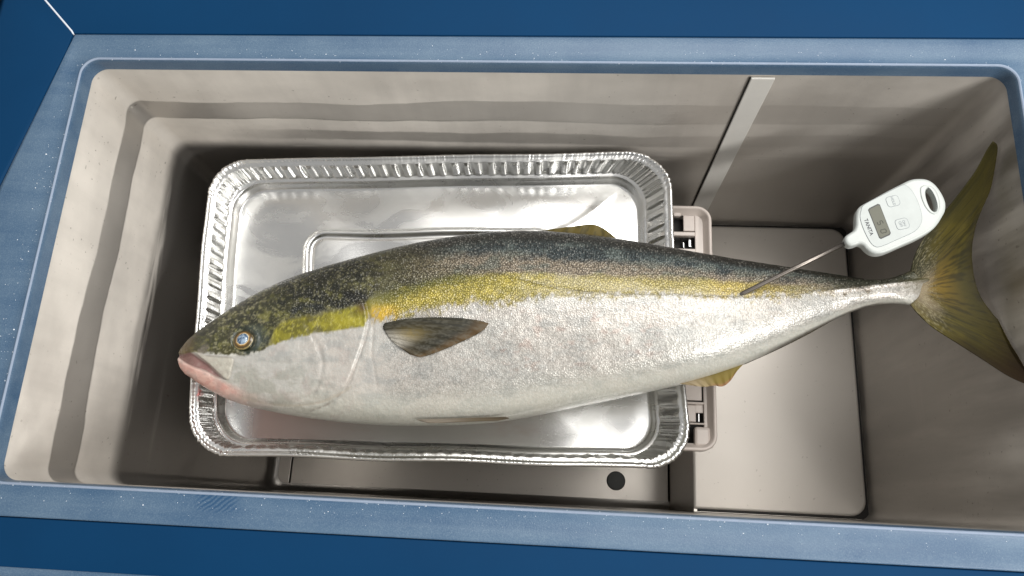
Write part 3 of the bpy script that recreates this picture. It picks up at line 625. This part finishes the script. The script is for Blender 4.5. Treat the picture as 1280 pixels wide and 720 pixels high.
# ---- fins
def fin_mat():
    t = NT('fin_membrane'); c = t.attr('col').outputs['Color']; uv = t.attr('skin_uv').outputs['Vector']
    ray = t.n('ShaderNodeSeparateXYZ', {0: uv}).outputs[1]; wv = t.math('SINE', t.math('MULTIPLY', ray, 6.283))
    n_ = t.noise(uv, 3., 4)
    t.P(Base_Color=c, Roughness=t.mixf(n_, .5, .65), Specular_IOR_Level=.22, Coat_Weight=.0, Normal=t.bump(t.math('ADD', t.math('MULTIPLY', wv, .18), t.math('MULTIPLY', n_, .5)), .3, .0004), Transmission_Weight=0.)
    return t.m
M_fin = fin_mat()
def fin(name, top_pts, thick, colf, nray, parent=FI, thin=.0003):
    """top_pts: array (n along the rays, m across) of places; a closed thin slab"""
    n, m = top_pts.shape[:2]
    du = np.gradient(top_pts, axis=0); dv = np.gradient(top_pts, axis=1); N = np.cross(du, dv); N /= np.maximum(np.linalg.norm(N, axis=2), 1e-12)[..., None]
    if N[..., 2].mean() < 0: N = -N
    i = np.linspace(0, 1, n)[:, None]; j = np.linspace(0, 1, m)[None, :]
    tk = (thick*(1-i)**1.2+thin)*np.ones_like(j)*np.minimum(1, .25+6*np.minimum(j, 1-j))
    rel = .5*np.sin(j*nray*2*math.pi+.8*np.sin(i*5))*np.minimum(tk*.15, .00005)
    A = top_pts+N*(tk/2+rel)[..., None]; B = top_pts-N*(tk/2+rel)[..., None]
    V = np.concatenate([A.reshape(-1, 3), B.reshape(-1, 3)]); F = grid_faces(n, m).tolist(); o = n*m
    F += [[x+o for x in reversed(f)] for f in grid_faces(n, m).tolist()]
    edge = [(0, j_) for j_ in range(m)]+[(i_, m-1) for i_ in range(1, n)]+[(n-1, j_) for j_ in range(m-2, -1, -1)]+[(i_, 0) for i_ in range(n-2, 0, -1)]
    for (a_, b_), (c_, d_) in zip(edge, edge[1:]+edge[:1]): F.append([a_*m+b_, a_*m+b_+o, c_*m+d_+o, c_*m+d_])
    I, J = i*np.ones_like(j), j*np.ones_like(i)
    c = np.clip(colf(I, J), .003, .8).reshape(-1, 3); c = np.concatenate([c, np.ones((len(c), 1))], 1); c = np.concatenate([c, c])
    uv = np.stack([I*6, J*nray, 0*I], -1).reshape(-1, 3); uv = np.concatenate([uv, uv])
    return mk(name, V, F, M_fin, parent, col=c, attr={'skin_uv': uv})
# tail fin: rays fan from the tail stem, tips resting against the end wall
def resample(pts, n):
    p = curve(pts, 20); d = np.concatenate([[0], np.cumsum(np.linalg.norm(np.diff(p, axis=0), axis=1))]); s = np.linspace(0, d[-1], n)
    return np.stack([np.interp(s, d, p[:, 0]), np.interp(s, d, p[:, 1])], 1)
n, m = 70, 150
base_c = resample([(1138,338),(1146,346),(1150,358),(1147,372),(1138,381)], m)
trail = resample([(1241,176),(1247,183),(1244.5,205),(1238,237),(1227,263),(1219,286),(1215,312),(1216,335),(1219,352),(1226,371),(1240,391),(1257,410),(1273,432),(1284,445),(1290,462),(1286,482)], m)
lead_u = resample([(1138,338),(1144,318),(1154,299),(1178,268),(1198,243),(1219,214),(1233,188),(1241,176)], n)
lead_l = resample([(1138,381),(1147,392),(1167,410),(1198,430),(1229,450),(1260,470),(1286,482)], n)
i = np.linspace(0, 1, n)[:, None, None]; j = np.linspace(0, 1, m)[None, :, None]
Q = (1-i)*base_c[None]+i*trail[None]
su = lead_u-((1-i[:, 0])*lead_u[0]+i[:, 0]*lead_u[-1]); sl = lead_l-((1-i[:, 0])*lead_l[0]+i[:, 0]*lead_l[-1])
Q = Q+su[:, None]*np.clip(1-2.2*j, 0, 1)**1.3+sl[:, None]*np.clip(2.2*j-1.2, 0, 1)**1.3
tipz = -.066+.052*np.abs(np.linspace(-1, 1, m))**1.6-.008*np.linspace(0, 1, m)**2
ii = i[:, :, 0]; zt = -.083+(tipz[None, :]+.083)*ii**1.25+.0016*np.sin(ii*5+np.linspace(0, 9, m)[None, :])*ii
TP = U(Q[..., 0], Q[..., 1], zt); TP[..., 0] = np.minimum(TP[..., 0], X-.0025)
def ctail(I, J):
    r = fbm(I*4+3, J*70, 71, 3); b = fbm(I*5, J*9, 73, 3); c = np.zeros(I.shape+(3,))+C3(70, 64, 22)
    c = lay(c, sm(.45, .7, b)*.6, C3(96, 86, 28)); c = lay(c, g2(J-.52, .17)*(1-sm(.3, .85, I))*.9, C3(124, 100, 34)); c = lay(c, sm(.45, .7, r)*.65, C3(36, 34, 16))
    c = lay(c, (1-sm(.05, .36, I+.3*(b-.5)))*.85*g2(J-.62, .30), C3(150, 136, 112)); c = lay(c, (1-sm(.10, .42, I+.3*(b-.5)))*(1-sm(.25, .48, J))*.85, C3(54, 54, 38)); c = lay(c, (1-sm(.10, .42, I))*sm(.58, .66, fbm(I*80, J*120, 75, 2))*.5, C3(170, 162, 130)); c = lay(c, sm(.80, .98, I)*.45, C3(48, 42, 22)); c = lay(c, g2(J, .06)*sm(.1, .5, I)*.7, C3(40, 40, 24)); c = lay(c, g2(J-1, .06)*sm(.2, .5, I)*.8, C3(40, 32, 18))
    c = lay(c, sm(.5, .95, I)*g2(J-.95, .15)*.8, C3(44, 30, 18)); c = lay(c, sm(.45, .9, I)*g2(J-.05, .16)*.5, C3(66, 60, 26)); return c
fin('tail_fin', TP, .0060, ctail, 46)
# pectoral fin lying on the flank
n, m = 40, 60
pb = resample([(481,404),(479,409),(484,418),(492,428)], m); pt = resample([(611,404),(606,411),(594,419),(575,428),(552,438),(528,446),(512,443)], m)
pu = resample([(481,404),(505,399),(540,396.5),(575,397.5),(598,400.5),(611,404)], n); plw = resample([(492,428),(500,434),(506,439),(512,443)], n)
i = np.linspace(0, 1, n)[:, None, None]; j = np.linspace(0, 1, m)[None, :, None]
Q = (1-i)*pb[None]+i*pt[None]; su = pu-((1-i[:, 0])*pu[0]+i[:, 0]*pu[-1]); Q = Q+su[:, None]*(1-j)**1.5
lift = .0012+.0035*np.sin(np.pi*np.clip(i[..., 0], 0, 1))**.8*(1-.6*j[..., 0])
Z = np.zeros((n, m)); FP = np.zeros((n, m, 3))
for a_ in range(n):
    for b_ in range(m):
        h = on_fish(Q[a_, b_, 0], Q[a_, b_, 1]); FP[a_, b_] = U(Q[a_, b_, 0], Q[a_, b_, 1], h[2]+lift[a_, b_]+.0007*math.sin(b_*.55+a_*.1))
def cpec(I, J):
    r = fbm(I*3, J*60, 81, 3); b = fbm(I*6, J*6, 83, 3); c = np.zeros(I.shape+(3,))+C3(46, 45, 38); c = lay(c, sm(.5, .7, r)*.35, C3(78, 72, 52))
    c = lay(c, sm(.8, .98, I)*.5, C3(104, 78, 44)); c = lay(c, (1-sm(.22, .62, I))*sm(.25, .6, J)*.9, C3(168, 164, 154)); c = lay(c, g2(J-.45, .2)*g2(I-.35, .2)*.6, C3(130, 112, 56)); c = lay(c, sm(.6, 1, J)*sm(.2, .6, I)*.4, C3(92, 78, 54)); c = lay(c, sm(.5, .62, fbm(I*30, J*34, 85, 2))*.35, C3(96, 94, 84)); return c
fin('pectoral_fin', FP, .0012, cpec, 16)
# second dorsal, folded back; anal and pelvic fins; the low fin ridges
def edge_fin(name, base, tip, zoff, cf, nr, n=24, m=70, thick=.002):
    b = resample(base, m); t_ = resample(tip, m); i = np.linspace(0, 1, n)[:, None, None]; Q = (1-i)*b[None]+i*t_[None]
    z = zc(Q[..., 0])+zoff+.0006*np.sin(np.arange(m)*.7)[None, :]*i[..., 0]
    return fin(name, U(Q[..., 0], Q[..., 1], z), thick, cf, nr)
def cdor(I, J):
    b = fbm(I*5, J*8, 91, 3); r = fbm(I*2, J*40, 92, 2); c = np.zeros(I.shape+(3,))+C3(96, 84, 40); c = lay(c, sm(.5, .7, r)*.6, C3(60, 56, 34)); c = lay(c, (1-sm(.1, .5, I))*.6, C3(40, 42, 36)); return lay(c, (1-sm(0, .35, J))*.6, C3(52, 50, 36))
edge_fin('dorsal_fin', [(640,298),(690,298),(740,302),(785,309)], [(660,291),(715,283),(747,282),(777,303)], .006, cdor, 18)
def cspn(I, J): c = np.zeros(I.shape+(3,))+C3(48, 46, 44); return lay(c, sm(.5, .7, fbm(I*3, J*30, 95))*.6, C3(110, 106, 100))
edge_fin('spiny_dorsal_fin', [(585,301),(620,298),(660,298),(690,300)], [(600,296.5),(632,291.5),(660,291),(684,296)], .010, cspn, 10)
def cana(I, J):
    r = fbm(I*3, J*30, 97, 3); c = np.zeros(I.shape+(3,))+C3(140, 126, 100); c = lay(c, sm(.15, .6, J)*.9, C3(104, 90, 28)); c = lay(c, sm(.5, .75, r)*.4, C3(110, 92, 40)); return lay(c, sm(.7, 1, I)*sm(.3, .6, J)*.6, C3(140, 96, 80))
edge_fin('anal_fin', [(845,479),(875,471),(905,463),(930,454)], [(862,481.5),(880,483.5),(893,482),(903,483),(912,477),(921,464)], .004, cana, 14)
edge_fin('anal_fin_ridge', [(925,456),(965,438),(1005,418),(1048,396)], [(932,455),(970,438),(1010,418),(1050,395)], .002, lambda I, J: np.zeros(I.shape+(3,))+C3(58, 52, 40), 26, 8, 120)
edge_fin('dorsal_fin_ridge', [(785,307),(880,323),(980,339),(1075,352)], [(795,302.5),(890,319),(990,334.5),(1080,348.5)], .002, lambda I, J: np.zeros(I.shape+(3,))+C3(40, 40, 32), 40, 8, 160)
def cpel(I, J): r = fbm(I*3, J*12, 99); c = np.zeros(I.shape+(3,))+C3(120, 112, 100); c = lay(c, sm(.2, .7, I)*.85, C3(80, 70, 52)); return lay(c, sm(.5, .7, r)*.5, C3(70, 62, 52))
edge_fin('pelvic_fin', [(520,524.5),(528,527),(536,529)], [(632,521),(636,523),(622,526)], .026, cpel, 6)

# ================================================================ thermometer
ZN = -.028
def zt_(px): return ZN+.012*(px-1056)/120
hp = np.array([(92,560),(96,585),(112,606),(140,618),(175,613),(212,601),(243,611),(268,638),(308,667),(360,680),(430,668),(560,612),(700,550),(800,490),(850,440),(885,385),(912,330),(915,270),(895,215),(860,160),(815,112),(760,82),(690,75),(620,86),(540,124),(430,180),(330,235),(240,284),(203,312),(187,345),(180,400),(180,450),(167,490),(132,515),(102,537)], float)/6.545+[1040, 215]
def closed_curve(p, n=6):
    p = np.asarray(p); out = []
    for i in range(len(p)):
        a, b, c, d = p[i-1], p[i], p[(i+1) % len(p)], p[(i+2) % len(p)]
        for t in np.linspace(0, 1, n, endpoint=False): out.append(.5*((2*b)+(-a+c)*t+(2*a-5*b+4*c-d)*t*t+(-a+3*b-3*c+d)*t**3))
    return np.array(out)
O3 = U(1120, 270, zt_(1120)); ex = U(1176, 243, zt_(1176))-U(1056, 303, zt_(1056)); ex /= np.linalg.norm(ex); ey = U(1090, 235, zt_(1120))-U(1120, 300, zt_(1120)); ey -= ex*(ex@ey); ey /= np.linalg.norm(ey); ez = np.cross(ex, ey)
MT = Matrix(((ex[0], ey[0], ez[0], O3[0]), (ex[1], ey[1], ez[1], O3[1]), (ex[2], ey[2], ez[2], O3[2]), (0, 0, 0, 1)))
def loc2(pp):
    w_ = U(pp[:, 0], pp[:, 1], zt_(pp[:, 0])); return np.stack([(w_-O3)@ex, (w_-O3)@ey], 1)
def zp(pts): return np.array(pts, float)/6.545+[1040, 215]
TH = empty('digital_thermometer', tuple(O3), 'white digital probe thermometer stuck into the fish near its tail', 'thermometer')
def shape(name, loops, z, extr, bev, mat, parent=TH, res=4):
    cu = bpy.data.curves.new(name, 'CURVE'); cu.dimensions = '2D'; cu.fill_mode = 'BOTH'; cu.extrude = extr; cu.bevel_depth = bev; cu.offset = -bev; cu.bevel_resolution = res
    for lp in loops:
        s = cu.splines.new('POLY'); s.points.add(len(lp)-1); s.use_cyclic_u = True
        for q, (x_, y_) in zip(s.points, lp): q.co = (x_, y_, 0, 1)
    return curve_to(name, cu, z, mat, parent)
def curve_to(name, cu, z, mat, parent, M2=Matrix()):
    tmp = bpy.data.objects.new('tmp', cu); COL.objects.link(tmp); dg_ = bpy.context.evaluated_depsgraph_get()
    me = bpy.data.meshes.new_from_object(tmp.evaluated_get(dg_)); bpy.data.objects.remove(tmp); bpy.data.curves.remove(cu)
    me.name = name; me.transform(MT @ Matrix.Translation((0, 0, z)) @ M2)
    V = np.array([v.co for v in me.vertices]); F = [list(p.vertices) for p in me.polygons]; bpy.data.meshes.remove(me)
    return mk(name, V, F, mat, parent, angle=35)
M_tw = plain('white_plastic', (182, 187, 184), .38, bump=.03, bscale=900); M_tp = plain('white_panel', (176, 182, 180), .45, bump=.03, bscale=900)
M_tl = plain('grey_print', (120, 126, 132), .6); M_tk = plain('dark_print', (52, 54, 60), .6)
hole = loc2(closed_curve(zp([(748,172),(762,156),(785,160),(812,190),(835,245),(842,300),(832,332),(815,338),(790,318),(765,270),(748,215)])))
shape('handle', [loc2(closed_curve(hp)), hole], 0, .0035, .0026, M_tw, res=5)
ringo = loc2(closed_curve(zp([(700,165),(715,140),(750,135),(795,165),(832,225),(852,290),(848,340),(825,362),(785,350),(740,300),(708,225)])))
shape('handle_ring', [ringo, loc2(closed_curve(zp([(744,172),(760,152),(787,157),(816,188),(839,243),(846,300),(835,336),(816,343),(787,322),(761,272),(744,215)])))], .0058, .0002, .0008, M_tw)
panel = loc2(closed_curve(zp([(222,335),(250,290),(400,210),(545,138),(590,140),(640,190),(690,285),(717,385),(704,450),(650,505),(520,565),(400,618),(345,625),(300,590),(245,490),(215,400)])))
shape('face_panel', [panel], .0061, .00025, .0002, M_tp)
def tubel(name, lp, r, z, mat, closed=True, parent=TH):
    W_ = O3+lp[:, :1]*ex+lp[:, 1:]*ey+z*ez; return tube(name, W_, r, mat, parent, 6, closed)
tubel('panel_seam', panel, .00016, .0064, M_tl)
lcd = [(276,333),(288,318),(355,284),(372,290),(465,515),(458,532),(385,565),(370,556)]
shape('display_frame', [loc2(zp(lcd))], .0065, .0001, .0002, plain('display_bezel', (30, 32, 30), .4))
def shrink(pts, k): p = np.array(pts, float); return (p-p.mean(0))*k+p.mean(0)
disp_o = shape('display_glass', [loc2(zp(shrink(lcd, .92)))], .0067, .0001, .0001, plain('display_glass', (88, 89, 76), .5))
# writing runs across the handle: right-hand direction of the words, and their up
def frame2(c, right):
    a_, b_, c_ = loc2(zp([c])), loc2(zp([(c[0]+right[0], c[1]+right[1])])), None
    r_ = (b_-a_)[0]; ang = math.atan2(r_[1], r_[0]); return Matrix.Translation((a_[0, 0], a_[0, 1], 0)) @ Matrix.Rotation(ang, 4, 'Z')
WD = (95, 232)
def text(name, body, c, size, z, mat, right=WD, ext=.00004, parent=TH, bold=0.):
    cu = bpy.data.curves.new(name, 'FONT'); cu.body = body; cu.size = size; cu.align_x = 'CENTER'; cu.align_y = 'CENTER'; cu.extrude = ext; cu.offset = bold
    return curve_to(name, cu, z, mat, parent, frame2(c, right))
text('maker_lettering', 'TANITA', (283, 470), .0044, .0066, M_tk, bold=.00008)
for c, nm in (((478, 262), 'HOLD'), ((557, 442), 'ON/\nOFF')):
    k = 55; f = frame2(c, WD); rr2 = rrect(.0047, .0052, .0026, 8, (4, 4)); lp = np.array([list((f @ Vector((x_, y_, 0))))[:2] for x_, y_ in rr2])
    b = shape('button', [lp], .00635, .0002, .0002, M_tp); tubel('button_outline', lp, .00017, .00665, M_tl, parent=b)
    text('button_lettering', nm, c, .0030 if nm == 'HOLD' else .0031, .0068, M_tl, parent=b)
M_seg = plain('display_segment', (40, 42, 32), .6)
SEG = {'a': (0, 1, 1, 0), 'd': (0, -1, 1, 0), 'g': (0, 0, 1, 0), 'f': (-.5, .5, 0, 1), 'b': (.5, .5, 0, 1), 'e': (-.5, -.5, 0, 1), 'c': (.5, -.5, 0, 1)}
def digit(c, segs):
    f = frame2(c, WD); V = []; F = []; wx, hy_ = .0016, .0022
    for s_ in segs:
        x_, y_, hor, ver = SEG[s_]; cx_, cy_ = x_*2*wx*.95, y_*2*hy_*.95*(.5 if ver == 0 else 1); cy_ = y_*hy_*(1 if not ver else 1.)*1.0
        lx, ly = (wx*.72, .00032) if hor else (.00032, hy_*.42); b_ = len(V)
        for z in (.0068, .00695):
            for ax_, ay_ in ((-1, -1), (1, -1), (1, 1), (-1, 1)):
                v = f @ Vector((cx_+ax_*lx, cy_+ay_*ly, 0)); V.append(O3+v[0]*ex+v[1]*ey+z*ez)
        F += [[b_+4, b_+5, b_+6, b_+7], [b_, b_+1, b_+5, b_+4], [b_+1, b_+2, b_+6, b_+5], [b_+2, b_+3, b_+7, b_+6], [b_+3, b_, b_+4, b_+7]]
    mk('display_digit', V, F, M_seg, disp_o, smooth=False)
digit((376, 436), 'afgcd'); digit((404, 502), 'abcdef')
# steel probe from the neck into the flesh
pe = on_fish(930, 366); pn = U(1058, 303.5, zt_(1058)-.0005); dr = (pe-pn)/np.linalg.norm(pe-pn)
M_probe = plain('probe_steel', (128, 122, 116), .35, 1.)
tube('probe', [pn-dr*.004, pn+(pe-pn)*.5, pe, pe+dr*.012], [.0021, .0021, .0021, .0016], M_probe, TH, 16)
